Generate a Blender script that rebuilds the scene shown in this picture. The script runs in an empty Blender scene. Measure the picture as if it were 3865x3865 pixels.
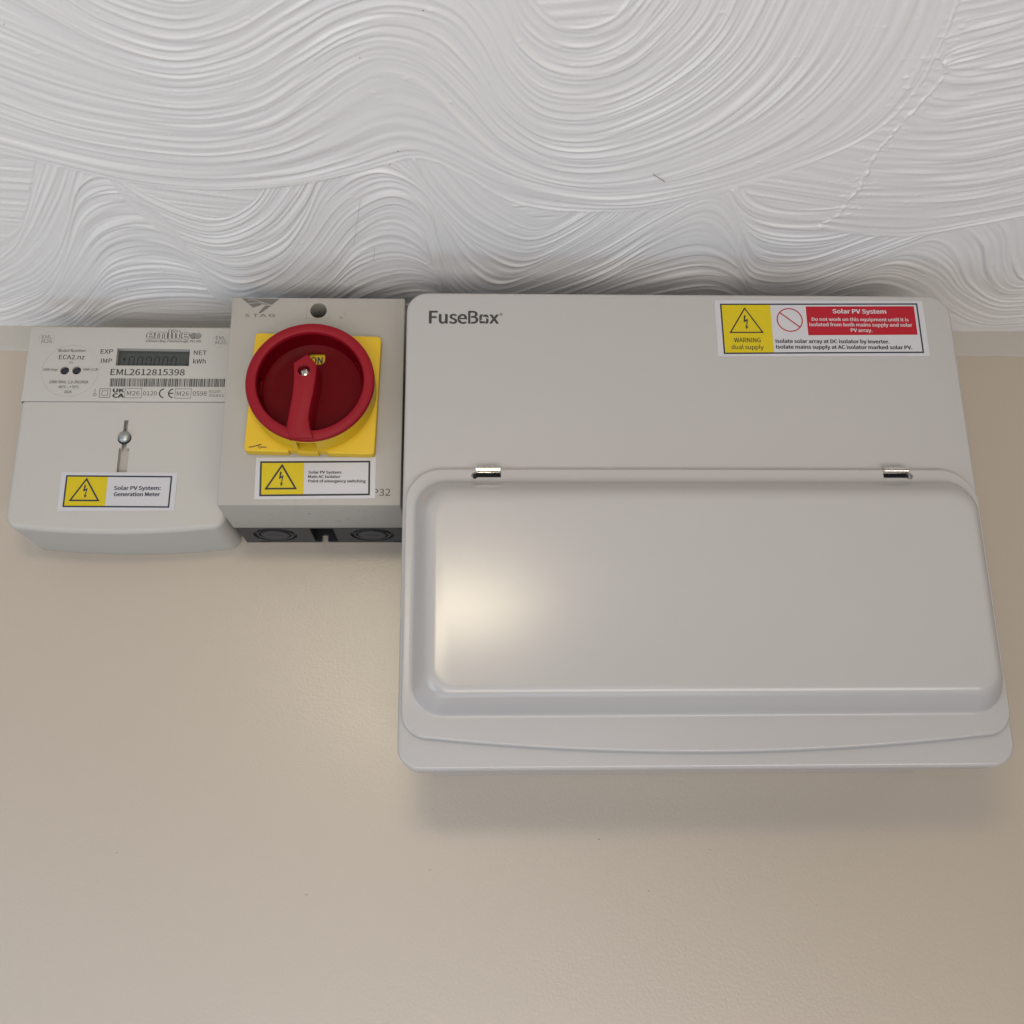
import bpy, bmesh, math, os, random
import numpy as np
from mathutils import Matrix, Vector

random.seed(7)
sc = bpy.context.scene
COL = sc.collection

# ------------------------------------------------------------------ camera
cam_data = bpy.data.cameras.new("camera")
cam = bpy.data.objects.new("camera", cam_data)
COL.objects.link(cam)
PITCH, YAW, ROLL = 0.30891, -0.03456, -0.01042
cp, sp, cy, sy = math.cos(PITCH), math.sin(PITCH), math.cos(YAW), math.sin(YAW)
fwd = Vector((-sy * cp, cy * cp, sp)); rt = Vector((cy, sy, 0)); up = rt.cross(fwd)
r2 = math.cos(ROLL) * rt + math.sin(ROLL) * up
u2 = -math.sin(ROLL) * rt + math.cos(ROLL) * up
mw = Matrix(((r2.x, u2.x, -fwd.x, 0.04296), (r2.y, u2.y, -fwd.y, -0.71073),
             (r2.z, u2.z, -fwd.z, -0.04482), (0, 0, 0, 1)))
cam.matrix_world = mw
cam_data.sensor_width = 36; cam_data.sensor_fit = 'HORIZONTAL'
cam_data.lens = 2040.35 / 1932 * 36
cam_data.clip_start = 0.01; cam_data.clip_end = 50
sc.camera = cam

# ------------------------------------------------------------------ world, lamps, exposure
world = bpy.data.worlds.new("World"); sc.world = world
world.use_nodes = True
bg = world.node_tree.nodes['Background']
bg.inputs[0].default_value = (0.80, 0.84, 0.92, 1); bg.inputs[1].default_value = 0.02


def area(name, loc, target, size, size_y, power, col, shape='RECTANGLE', spread=180):
    d = bpy.data.lights.new(name, 'AREA'); d.shape = shape; d.size = size; d.size_y = size_y
    d.energy = power; d.color = col; d.spread = math.radians(spread)
    o = bpy.data.objects.new(name, d); COL.objects.link(o)
    o.location = loc
    o.rotation_euler = (Vector(target) - Vector(loc)).to_track_quat('-Z', 'Y').to_euler()
    return o


area("ceiling_lamp", (-0.025, -1.05, 0.262), (0.05, 0, 0.05), 0.26, 0.11, 1.75, (1.0, 0.87, 0.62), 'ELLIPSE')
area("window_light", (-0.6, -2.0, -0.36), (0.05, 0, 0.0), 2.5, 0.8, 9.0, (0.78, 0.86, 1.0))
area("floor_fill", (0.3, -1.70, -1.00), (0.05, 0, 0.2), 1.8, 0.6, 19.5, (1.0, 0.94, 0.90))  # added fill from low in front, lifts the ceiling like floor bounce
area("under_fill", (-0.1, -0.45, -1.0), (0.0, 0, 0.2), 1.2, 0.5, 3.2, (0.66, 0.81, 1.0))  # added fill from below, brightens the undersides of the boxes
area("side_fill", (-1.25, -0.85, -0.65), (0.1, -0.1, 0.1), 0.7, 0.8, 5.5, (0.70, 0.83, 1.0))  # added fill from the left, brightens the sloped side of the hood

sc.view_settings.view_transform = 'Standard'
sc.view_settings.look = 'None'
sc.view_settings.exposure = 0.0
sc.view_settings.gamma = 1.0

# ------------------------------------------------------------------ materials
S = 0.001


def mat(name, col, rough=0.5, spec=0.5, metal=0.0, bump=0.0, bscale=800.0, mottle=0.0, mscale=60.0,
        coat=0.0, rvar=0.0, detail=3.0):
    m = bpy.data.materials.new(name); m.use_nodes = True
    nt = m.node_tree; n = nt.nodes; l = nt.links
    b = n['Principled BSDF']
    b.inputs['Base Color'].default_value = (*col, 1)
    b.inputs['Roughness'].default_value = rough
    b.inputs['Specular IOR Level'].default_value = spec
    b.inputs['Metallic'].default_value = metal
    b.inputs['Coat Weight'].default_value = coat
    b.inputs['Coat Roughness'].default_value = 0.12
    tc = n.new('ShaderNodeTexCoord')
    if mottle or rvar:
        nz = n.new('ShaderNodeTexNoise'); nz.inputs['Scale'].default_value = mscale
        nz.inputs['Detail'].default_value = 5
        l.new(tc.outputs['Object'], nz.inputs['Vector'])
        if mottle:
            mx = n.new('ShaderNodeMix'); mx.data_type = 'RGBA'
            mx.inputs['A'].default_value = (*[c * (1 - mottle) for c in col], 1)
            mx.inputs['B'].default_value = (*[min(1, c * (1 + mottle)) for c in col], 1)
            l.new(nz.outputs['Fac'], mx.inputs['Factor'])
            l.new(mx.outputs['Result'], b.inputs['Base Color'])
        if rvar:
            mr = n.new('ShaderNodeMapRange')
            mr.inputs['From Min'].default_value = 0.3; mr.inputs['From Max'].default_value = 0.7
            mr.inputs['To Min'].default_value = rough - rvar; mr.inputs['To Max'].default_value = rough + rvar
            l.new(nz.outputs['Fac'], mr.inputs['Value'])
            l.new(mr.outputs['Result'], b.inputs['Roughness'])
    if bump:
        nb = n.new('ShaderNodeTexNoise'); nb.inputs['Scale'].default_value = bscale
        nb.inputs['Detail'].default_value = detail
        l.new(tc.outputs['Object'], nb.inputs['Vector'])
        bp = n.new('ShaderNodeBump'); bp.inputs['Strength'].default_value = 1.0
        bp.inputs['Distance'].default_value = bump * S
        l.new(nb.outputs['Fac'], bp.inputs['Height'])
        l.new(bp.outputs['Normal'], b.inputs['Normal'])
    return m


M_wall = mat('beige_satin_wall_paint', (0.42, 0.354, 0.278), 0.35, 1.0, bump=0.11, bscale=520, mottle=0.02, mscale=9)
M_band = mat('white_wall_paint', (0.44, 0.408, 0.36), 0.6, 0.3, bump=0.25, bscale=300, mottle=0.04, mscale=25)
M_ceil = mat('white_plaster_paint', (0.80, 0.776, 0.748), 0.5, 0.4, bump=0.10, bscale=1400, mottle=0.025, mscale=14)
M_steel = mat('white_powder_coat', (0.405, 0.382, 0.366), 0.215, 0.5, bump=0.016, bscale=800, mottle=0.012, mscale=12)
M_meter = mat('warm_white_plastic', (0.43, 0.405, 0.368), 0.48, 0.4, bump=0.03, bscale=1800, mottle=0.02, mscale=30)
M_iso = mat('pale_grey_plastic', (0.355, 0.33, 0.293), 0.46, 0.4, bump=0.04, bscale=1500, mottle=0.03, mscale=35)
M_dark = mat('dark_grey_plastic', (0.030, 0.030, 0.032), 0.5, 0.4, bump=0.03, bscale=1200, mottle=0.15, mscale=60)
M_black = mat('black_recess_shade', (0.010, 0.010, 0.012), 0.6, 0.3)  # black for recesses and gaps, their shade put into the colour
M_yel = mat('yellow_plastic', (0.62, 0.40, 0.016), 0.45, 0.35, bump=0.02, bscale=1500, mottle=0.03, mscale=50)
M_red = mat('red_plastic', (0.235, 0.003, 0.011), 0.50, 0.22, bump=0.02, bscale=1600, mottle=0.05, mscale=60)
M_dish = mat('shaded_red_plastic', (0.105, 0.0007, 0.0035), 0.45, 0.08)  # handle red darkened, the shade inside the cup is in the colour
M_screw = mat('dull_zinc_screw', (0.36, 0.37, 0.355), 0.38, 0.5, metal=0.85, bump=0.02, bscale=1500)
M_metal = mat('zinc_plated_steel', (0.62, 0.60, 0.55), 0.25, 0.5, metal=1.0, bump=0.01, bscale=900, rvar=0.08, mscale=300)
M_paper = mat('white_label_vinyl', (0.49, 0.475, 0.485), 0.35, 0.4, mottle=0.01, mscale=60)
M_pyel = mat('yellow_label_print', (0.54, 0.41, 0.006), 0.40, 0.3, mottle=0.02, mscale=200)
M_pred = mat('red_label_print', (0.36, 0.007, 0.018), 0.40, 0.3, mottle=0.02, mscale=200)
M_ink = mat('black_ink', (0.018, 0.018, 0.022), 0.45, 0.4)
M_navy = mat('blue_black_ink', (0.012, 0.020, 0.035), 0.4, 0.4)
M_gink = mat('grey_ink', (0.036, 0.034, 0.033), 0.5, 0.4)
M_gink2 = mat('pale_grey_ink', (0.13, 0.12, 0.108), 0.5, 0.4)
M_lcd = mat('grey_green_display', (0.050, 0.055, 0.049), 0.25, 0.5)
M_lcdseg = mat('display_segment', (0.008, 0.009, 0.008), 0.4, 0.3)
M_ghost = mat('display_ghost_segment', (0.042, 0.046, 0.041), 0.4, 0.3)
M_fibre = mat('brown_fibre', (0.10, 0.07, 0.045), 0.8, 0.2)

# ------------------------------------------------------------------ mesh helpers (all lengths in mm)


def finish(me, name, m, parent=None, smooth=30):
    me.materials.clear(); me.materials.append(m)
    if smooth:
        for p in me.polygons:
            p.use_smooth = True
        me.set_sharp_from_angle(angle=math.radians(smooth))
    o = bpy.data.objects.new(name, me); COL.objects.link(o)
    if parent is not None:
        o.parent = parent
        if parent.type == "EMPTY": o.matrix_parent_inverse = Matrix.Translation(-Vector(parent.location))
    return o


def root_loc(o):
    v = Vector((0, 0, 0))
    while o is not None:
        v += Vector(o.location); o = o.parent
    return v


def mesh(verts, faces):
    me = bpy.data.meshes.new('mesh')
    me.from_pydata([(x * S, y * S, z * S) for x, y, z in verts], [], faces)
    me.update()
    bm = bmesh.new(); bm.from_mesh(me)
    bmesh.ops.recalc_face_normals(bm, faces=bm.faces)
    bm.to_mesh(me); bm.free()
    return me


def flat(polys, y, depth=0.0):
    """flat print: polygons of (x,z) in the plane y, facing the room"""
    me = bpy.data.meshes.new('mesh'); bm = bmesh.new()
    for p in polys:
        a = sum(p[i][0] * p[(i + 1) % len(p)][1] - p[(i + 1) % len(p)][0] * p[i][1] for i in range(len(p)))
        q = p if a > 0 else p[::-1]
        bm.faces.new([bm.verts.new((x * S, y * S, z * S)) for x, z in q])
    if depth:
        r = bmesh.ops.extrude_face_region(bm, geom=bm.faces[:])
        for v in r['geom']:
            if isinstance(v, bmesh.types.BMVert):
                v.co.y -= depth * S
        bmesh.ops.recalc_face_normals(bm, faces=bm.faces)
    bm.to_mesh(me); bm.free()
    return me


def join(meshes):
    bm = bmesh.new()
    for m in meshes:
        bm.from_mesh(m)
    me = bpy.data.meshes.new('mesh'); bm.to_mesh(me); bm.free()
    return me


def loft(loops, cap0=True, cap1=True):
    n = len(loops[0]); v = [p for l in loops for p in l]; f = []
    for i in range(len(loops) - 1):
        for j in range(n):
            k = (j + 1) % n
            f.append((i * n + j, i * n + k, (i + 1) * n + k, (i + 1) * n + j))
    if cap0: f.append(tuple(range(n)))
    if cap1: f.append(tuple(range((len(loops) - 1) * n, len(loops) * n)))
    return mesh(v, f)


def rr(x0, x1, z0, z1, r, k=10, m=16, bow=0.0):
    """rounded rectangle, counter-clockwise from the bottom left; r = (bl, br, tr, tl); bow lifts the bottom ends"""
    if not isinstance(r, (tuple, list)): r = (r,) * 4
    P = []
    def arc(cx, cz, rad, a0):
        for i in range(k + 1):
            a = math.radians(a0 + 90 * i / k)
            P.append((cx + rad * math.cos(a), cz + rad * math.sin(a)))
    arc(x0 + r[0], z0 + bow + r[0], r[0], 180)
    a, b = x0 + r[0], x1 - r[1]
    for i in range(1, m):
        t = i / m; P.append((a + (b - a) * t, z0 + bow * (2 * t - 1) ** 2))
    arc(x1 - r[1], z0 + bow + r[1], r[1], 270)
    arc(x1 - r[2], z1 - r[2], r[2], 0)
    for i in range(1, m):
        t = i / m; P.append((x1 - r[2] + (x0 + r[3] - x1 + r[2]) * t, z1))
    arc(x0 + r[3], z1 - r[3], r[3], 90)
    return P


def inset(P, d):
    n = len(P); out = []
    for i in range(n):
        ax, az = P[i - 1]; bx, bz = P[i]; cx, cz = P[(i + 1) % n]
        ux, uz = bx - ax, bz - az; vx, vz = cx - bx, cz - bz
        lu = math.hypot(ux, uz) or 1; lv = math.hypot(vx, vz) or 1
        nx, nz = -uz / lu - vz / lv, ux / lu + vx / lv
        ln = math.hypot(nx, nz) or 1; nx /= ln; nz /= ln
        c = max(0.4, nx * (-uz / lu) + nz * (ux / lu))
        out.append((bx + nx * d / c, bz + nz * d / c))
    return out


def at(P, y): return [(x, y, z) for x, z in P]


def pressed(P, yb, yf, r, seg=6, back_r=0.0):
    """slab with outline P from yb (wall side) to yf (room side), front edge rounded by r"""
    L = [at(P, yb)]
    for i in range(seg + 1):
        a = math.pi / 2 * i / seg
        L.append(at(inset(P, r * (1 - math.cos(a))) if i else P, yf + r * (1 - math.sin(a))))
    return L


def disc_pts(cx, cz, r, n=48, ph=0):
    return [(cx + r * math.cos(2 * math.pi * i / n + ph), cz + r * math.sin(2 * math.pi * i / n + ph)) for i in range(n)]


def revolve(cx, cz, prof, n=96):
    """prof = list of (radius, y)"""
    v = []; f = []
    for r, y in prof:
        v += [(cx + r * math.cos(2 * math.pi * i / n), y, cz + r * math.sin(2 * math.pi * i / n)) for i in range(n)]
    for i in range(len(prof) - 1):
        for j in range(n):
            k = (j + 1) % n
            f.append((i * n + j, i * n + k, (i + 1) * n + k, (i + 1) * n + j))
    f.append(tuple(range(n))); f.append(tuple(range((len(prof) - 1) * n, len(prof) * n)))
    return mesh(v, f)


def prism(P, y0, y1): return loft([at(P, y0), at(P, y1)])


def box(x0, x1, y0, y1, z0, z1, bev=0.0):
    bm = bmesh.new(); bmesh.ops.create_cube(bm, size=1)
    for v in bm.verts:
        v.co = Vector(((x0 + x1) / 2 + v.co.x * (x1 - x0), (y0 + y1) / 2 + v.co.y * (y1 - y0),
                       (z0 + z1) / 2 + v.co.z * (z1 - z0))) * S
    if bev:
        bmesh.ops.bevel(bm, geom=bm.edges[:], offset=bev * S, segments=3, profile=0.5, affect='EDGES')
    me = bpy.data.meshes.new('mesh'); bm.to_mesh(me); bm.free(); return me


def cut(me, cutters):
    """solid difference, done once while building"""
    a = bpy.data.objects.new('a', me); COL.objects.link(a); tmp = []
    for c in cutters:
        b = bpy.data.objects.new('b', c); COL.objects.link(b); tmp.append(b)
        md = a.modifiers.new('m', 'BOOLEAN'); md.operation = 'DIFFERENCE'; md.solver = 'EXACT'; md.object = b
    bpy.context.view_layer.update()
    dg = bpy.context.evaluated_depsgraph_get()
    out = bpy.data.meshes.new_from_object(a.evaluated_get(dg))
    for o in tmp + [a]:
        bpy.data.objects.remove(o)
    return out


def xform(me, cx, cz, ang):
    me.transform(Matrix.Translation((cx * S, 0, cz * S)) @ Matrix.Rotation(math.radians(ang), 4, 'Y') @ Matrix.Translation((-cx * S, 0, -cz * S)))
    return me


def line(pts, w):
    out = []
    for (ax, az), (bx, bz) in zip(pts[:-1], pts[1:]):
        dx, dz = bx - ax, bz - az; l = math.hypot(dx, dz); nx, nz = -dz / l * w / 2, dx / l * w / 2
        ex, ez = dx / l * w * .3, dz / l * w * .3
        out.append([(ax - ex + nx, az - ez + nz), (bx + ex + nx, bz + ez + nz), (bx + ex - nx, bz + ez - nz), (ax - ex - nx, az - ez - nz)])
    return out


def ring(cx, cz, r0, r1, n=40, a0=0, a1=360):
    out = []
    for i in range(n):
        a = math.radians(a0 + (a1 - a0) * i / n); b = math.radians(a0 + (a1 - a0) * (i + 1) / n)
        out.append([(cx + r0 * math.cos(a), cz + r0 * math.sin(a)), (cx + r1 * math.cos(a), cz + r1 * math.sin(a)),
                    (cx + r1 * math.cos(b), cz + r1 * math.sin(b)), (cx + r0 * math.cos(b), cz + r0 * math.sin(b))])
    return out


def frame4(Q, w):
    """outlined quadrilateral Q (clockwise or not), line width w inwards"""
    nq = len(Q); a = sum(Q[i][0] * Q[(i + 1) % nq][1] - Q[(i + 1) % nq][0] * Q[i][1] for i in range(nq))
    Q = Q if a > 0 else Q[::-1]
    I = inset_poly(Q, w)
    return [[Q[i], Q[(i + 1) % len(Q)], I[(i + 1) % len(Q)], I[i]] for i in range(len(Q))]


def inset_poly(Q, w):
    n = len(Q); out = []
    for i in range(n):
        a, b, c = Vector(Q[i - 1]), Vector(Q[i]), Vector(Q[(i + 1) % n])
        u = (b - a).normalized(); v = (c - b).normalized()
        nu = Vector((-u.y, u.x)); nv = Vector((-v.y, v.x)); m = (nu + nv).normalized()
        out.append(tuple(b + m * (w / max(.2, m.dot(nu)))))
    return out


try:
    FONT = bpy.data.fonts.load(os.path.join(bpy.utils.resource_path('LOCAL'), 'datafiles', 'fonts', 'Noto Sans CJK Regular.woff2'))
except Exception:
    FONT = None
_cap = {}


def raw_text(s, off=0.0):
    c = bpy.data.curves.new('t', 'FONT'); c.body = s; c.offset = off; c.resolution_u = 3
    if FONT: c.font = FONT
    o = bpy.data.objects.new('t', c); COL.objects.link(o)
    bpy.context.view_layer.update()
    me = bpy.data.meshes.new_from_object(o.evaluated_get(bpy.context.evaluated_depsgraph_get()))
    bpy.data.objects.remove(o); return me


def capheight():
    if 'h' not in _cap:
        m = raw_text('H'); _cap['h'] = max(v.co.y for v in m.vertices)
    return _cap['h']


def text(s, x0, x1, zb, cap, off, y):
    me = raw_text(s); xs = [v.co.x for v in me.vertices]; a, b = min(xs), max(xs)
    sx = (x1 - x0) / (b - a); sz = cap / capheight()
    for v in me.vertices:
        tx, ty = v.co.x, v.co.y
        v.co = Vector(((x0 + (tx - a) * sx) * S, y * S, (zb + ty * sz) * S))
    if not off: return me
    w = off * 2.3 * cap                      # heavier weight: the strokes are widened sideways and a little upwards
    parts = [me]
    for i, (dx, dz) in enumerate(((-w, 0), (w, 0), (0, w * .6), (0, -w * .6), (-w * .5, 0), (w * .5, 0))):
        m2 = me.copy(); m2.transform(Matrix.Translation((dx * S, (.003 * (i + 1)) * S, dz * S))); parts.append(m2)
    return join(parts)


def texts(rows, y): return join([text(*r, y) for r in rows])


def thing(name, label, cat, loc):
    o = bpy.data.objects.new(name, None); COL.objects.link(o)
    o.location = loc; o.empty_display_size = 0.02
    o['label'] = label; o['category'] = cat
    return o


# ------------------------------------------------------------------ the setting: wall and ceiling
ZC = 322.4


def grid_mesh(xs, ys):
    nx, ny = len(xs), len(ys)
    X, Y = np.meshgrid(xs, ys)
    idx = np.arange(nx * ny).reshape(ny, nx)
    q = np.stack([idx[:-1, :-1], idx[:-1, 1:], idx[1:, 1:], idx[1:, :-1]], -1).reshape(-1, 4)
    return X, Y, q


def np_mesh(V, q, flip=False):
    if flip: q = q[:, ::-1]
    me = bpy.data.meshes.new('mesh')
    me.vertices.add(len(V)); me.vertices.foreach_set('co', V.astype(np.float32).ravel())
    me.loops.add(q.size); me.loops.foreach_set('vertex_index', q.astype(np.int32).ravel())
    me.polygons.add(len(q))
    me.polygons.foreach_set('loop_start', np.arange(0, q.size, 4, dtype=np.int32))
    me.polygons.foreach_set('loop_total', np.full(len(q), 4, dtype=np.int32))
    me.polygons.foreach_set('use_smooth', np.ones(len(q), dtype=bool))
    me.update(calc_edges=True); me.validate()
    return me


wall_me = mesh([(-2500, 0, -1900), (2500, 0, -1900), (2500, 0, ZC + 3), (-2500, 0, ZC + 3), (-2500, 100, -1900), (2500, 100, -1900), (2500, 100, ZC + 3), (-2500, 100, ZC + 3)],
               [(0, 1, 2, 3), (4, 7, 6, 5), (0, 4, 5, 1), (1, 5, 6, 2), (2, 6, 7, 3), (3, 7, 4, 0)])
wall = finish(wall_me, 'wall', M_wall, smooth=0)
wall['kind'] = 'structure'; wall['label'] = 'beige satin painted wall behind the electrical boxes'

# strip of ceiling paint brushed down over the top of the wall, with a wavering lower edge
rng = np.random.default_rng(3)
xb = np.arange(-1500, 1501, 2.0)
wav = np.zeros_like(xb)
for wl, am in ((170, .45), (61, .3), (23, .16), (9, .10)):
    wav += am * np.sin(xb / wl * 2 * math.pi + rng.uniform(0, 6))
V = []; F = []
for i, x in enumerate(xb):
    zb = 302.3 + wav[i]
    for (y, z) in ((-0.02, zb), (-0.45, zb + 0.25), (-0.75, zb + 1.0), (-0.8, zb + 3), (-0.8, ZC + 2)):
        V.append((x, y, z))
for i in range(len(xb) - 1):
    for j in range(4):
        a = i * 5 + j; F.append((a, a + 5, a + 6, a + 1))
band = finish(mesh(V, F), 'paint_band', M_band, wall, smooth=60)

# ceiling: combed plaster.  Strokes are pulled between hand-laid rails (mm, x / y on the ceiling).
RA = [[(-233, -210), (-191, -192), (-152, -176), (-109, -170), (-63, -175), (-24, -188), (11, -201), (36, -186), (64, -161), (99, -152), (146, -154), (189, -174), (228, -200), (256, -228), (265, -260), (264, -297), (259, -334)],
[(-218, -244), (-181, -220), (-143, -207), (-104, -202), (-67, -211), (-40, -229), (-17, -249), (1, -257), (23, -245), (43, -217), (70, -190), (104, -178), (142, -183), (182, -208), (209, -242), (223, -284), (224, -329)],
[(-205, -273), (-170, -249), (-134, -236), (-100, -232), (-68, -242), (-43, -262), (-20, -281), (-1, -289), (19, -282), (38, -259), (57, -227), (84, -204), (114, -202), (144, -217), (170, -242), (188, -278), (194, -330)],
[(-190, -306), (-158, -282), (-132, -266), (-102, -259), (-69, -269), (-44, -287), (-20, -305), (5, -313), (29, -306), (43, -286), (57, -254), (77, -231), (102, -227), (126, -239), (150, -262), (166, -292), (172, -329)],
[(-170, -340), (-149, -313), (-130, -293), (-102, -281), (-72, -289), (-43, -309), (-18, -325), (9, -332), (34, -325), (49, -305), (60, -277), (77, -256), (99, -252), (120, -261), (138, -282), (150, -307), (153, -332)],
[(-140, -359), (-133, -333), (-117, -314), (-92, -305), (-65, -315), (-43, -332), (-15, -349), (10, -353), (38, -344), (54, -319), (64, -296), (79, -282), (97, -279), (114, -289), (125, -306), (132, -324), (132, -342)],
[(-113, -368), (-111, -351), (-100, -333), (-84, -328), (-65, -335), (-45, -352), (-12, -367), (11, -370), (43, -365), (59, -336), (71, -315), (82, -304), (95, -303), (106, -309), (113, -322), (116, -336), (115, -352)]]
RD = [[(252, -136), (282, -129), (316, -128), (349, -140), (390, -158)],
[(262, -164), (287, -163), (310, -164), (340, -170), (375, -187)],
[(262, -205), (280, -203), (302, -203), (325, -208), (356, -223)],
[(268, -241), (281, -237), (294, -238), (313, -244), (341, -253)],
[(274, -272), (284, -270), (294, -271), (306, -274), (326, -282)],
[(268, -283), (272, -290), (283, -296), (295, -302), (311, -310)],
[(246, -291), (250, -307), (262, -316), (278, -321), (301, -329)],
[(225, -296), (232, -323), (241, -337), (256, -343), (291, -350)]]
CB = [(-319, -39), (-266, -54), (-236, -78), (-211, -111), (-186, -146), (-164, -157), (-151, -144), (-146, -115), (-138, -86), (-118, -70), (-86, -84), (-60, -113), (-37, -148), (-11, -164), (10, -149), (20, -117), (33, -86), (58, -69), (92, -86), (124, -110), (149, -137), (176, -155), (200, -135), (213, -105), (231, -82), (260, -79), (285, -96), (309, -116), (333, -131), (360, -116), (384, -87), (413, -67), (446, -74)]


def catmull(P, n):
    """P (k, ...) resampled to n rows"""
    P = np.asarray(P, float); k = len(P)
    t = np.linspace(0, k - 1, n); i = np.clip(t.astype(int), 0, k - 2); f = (t - i)
    f = f.reshape((-1,) + (1,) * (P.ndim - 1))
    p0 = P[np.clip(i - 1, 0, k - 1)]; p1 = P[i]; p2 = P[i + 1]; p3 = P[np.clip(i + 2, 0, k - 1)]
    return 0.5 * (2 * p1 + (p2 - p0) * f + (2 * p0 - 5 * p1 + 4 * p2 - p3) * f ** 2 + (3 * p1 - p0 - 3 * p2 + p3) * f ** 3)


CX0, CX1, CY0, CY1, CS = -340.0, 480.0, -400.0, 0.0, 0.62
gx = np.arange(CX0, CX1, CS); gy = np.arange(CY0, CY1 + CS, CS)
NX, NY = len(gx), len(gy)


def smooth1(a, k, axis):
    ker = np.hanning(k + 2)[1:-1]; ker /= ker.sum()
    return np.apply_along_axis(lambda v: np.convolve(np.pad(v, k // 2, mode='edge'), ker, 'valid')[:len(v)], axis, a)


def comb(n_s, n_u, width_mm, rg, len_mm):
    """ridge relief on an (s, u) lattice: teeth of uneven size that slowly change along the stroke"""
    H = np.zeros((n_s, n_u))
    u = np.linspace(0, width_mm, n_u)[None, :]
    ks = max(4, int(len_mm / 45))
    for wl, am in ((9.5, .14), (5.6, .26), (3.8, .36), (2.6, .30), (1.7, .14)):
        nu = max(4, int(width_mm / wl * 2))
        c = rg.normal(size=(ks, nu))
        c = catmull(c, n_s)
        c = catmull(c.T, n_u).T
        H += am * c
    # combed plaster: sharp narrow crests, broad troughs
    H = np.tanh(H * 1.1) * .8 + .28 * np.maximum(H, 0) ** 1.5
    amp = .62 + .38 * np.tanh(catmull(catmull(rg.normal(size=(max(4, ks), 6)), n_s).T, n_u).T)
    return H * amp


height = np.zeros((NY, NX))


def lay(P, n_u_mm, len_mm, rg, edge=0.5, rough_start=0.0, gain=1.0, chunk=0):
    """P: (n_s, n_u, 2) positions; writes its relief over what was there"""
    global height
    n_s, n_u = P.shape[:2]
    H = comb(n_s, n_u, n_u_mm, rg, len_mm) * gain
    uu = np.linspace(0, 1, n_u)[None, :] * n_u_mm
    d = np.minimum(uu, n_u_mm - uu)
    H = H + edge * np.exp(-(d / 1.6) ** 2) * (.5 + .5 * catmull(rg.random((max(6, int(len_mm / 9)), 1)), n_s))
    if rough_start:
        ss = np.linspace(0, 1, n_s)[:, None] * len_mm
        jag = catmull(rg.random((max(6, int(n_u_mm / 5)), 1)), n_u).T * rough_start
        H = H + 1.3 * np.exp(-((ss - jag) / 2.2) ** 2) * catmull(rg.random((max(6, int(n_u_mm / 3)), 1)), n_u).T
        H[np.broadcast_to(ss < jag - 2, H.shape)] = np.nan
    for k0 in range(0, n_s, chunk or n_s):
        deposit(P[k0:k0 + (chunk or n_s) + 2], H[k0:k0 + (chunk or n_s) + 2])


def deposit(P, H):
    global height
    ix = np.round((P[..., 0] - CX0) / CS).astype(int).ravel(); iy = np.round((P[..., 1] - CY0) / CS).astype(int).ravel()
    h = H.ravel()
    ok = (ix >= 0) & (ix < NX) & (iy >= 0) & (iy < NY) & ~np.isnan(h)
    lin = iy[ok] * NX + ix[ok]
    sm = np.bincount(lin, weights=h[ok], minlength=NX * NY); ct = np.bincount(lin, minlength=NX * NY)
    hit = ct > 0
    g = height.ravel(); g[hit] = sm[hit] / ct[hit]; height = g.reshape(NY, NX)


def ribbon(C, halfs, n_s, n_u):
    C = catmull(np.array(C, float), n_s)
    C = np.stack([smooth1(C[:, 0], 41, 0), smooth1(C[:, 1], 41, 0)], 1)
    T = np.gradient(C, axis=0); T /= np.linalg.norm(T, axis=1)[:, None]
    N = np.stack([-T[:, 1], T[:, 0]], 1)
    lo = catmull(np.array(halfs, float), n_s)
    w = np.linspace(-1, 1, n_u)[None, :, None]
    off = np.where(w < 0, w * lo[:, None, 0:1], w * lo[:, None, 1:2])
    return C[:, None, :] + N[:, None, :] * off


rg = np.random.default_rng(11)
# first coat: long shallow pull along the wall edge, then the waves over it
base = []
for yy, ph in ((-420, 0), (-300, 1.0), (-200, 2.2), (-110, 3.1), (-50, 4.0), (8, 4.4)):
    xx = np.linspace(-360, 500, 40)
    base.append(np.stack([xx, yy + 14 * np.sin(xx / 60 + ph)], 1))
base = np.array(base)
P = catmull(catmull(base, 900).transpose(1, 0, 2), 2400)
lay(P, 420, 860, rg, gain=.6)
# the waves: one serpentine pull of the comb, every tooth following the same swing
C_ = catmull(np.array([(-400, -75)] + CB, float), 4200)
C_ = np.stack([smooth1(C_[:, 0], 61, 0), smooth1(C_[:, 1], 61, 0)], 1)
off = np.linspace(-88, 112, 1400)[None, :]
tt = np.linspace(0, 1, 4200)[:, None]
lean_ = catmull(rg.normal(size=(14, 1)) * .22, 4200)
swing = 1.30 - np.clip((off - 10) / 110, 0, 1) * .75
ym = -112.0
P = np.stack([C_[:, 0:1] + lean_ * off + 3.5 * np.sin(off / 13 + tt * 31), ym + (C_[:, 1:2] - ym) * swing + off + 2.5 * np.sin(off / 17 + tt * 23)], -1)
lay(P, 172, 1250, rg, gain=1.15, edge=.2)
A = catmull(np.array(RD, float), 700).transpose(1, 0, 2)
P = catmull(A, 900)
lay(P, 190, 130, rg, edge=.6, rough_start=7.0)
A = catmull(np.array(RA, float), 1000).transpose(1, 0, 2)
P = catmull(A, 3400)
lay(P, 175, 560, rg, edge=.7)
# outside the photographed patch of strokes the same hand goes on, flatter
for ax in (0, 1):
    height = smooth1(height, 3, ax) if ax == 0 else height
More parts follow.
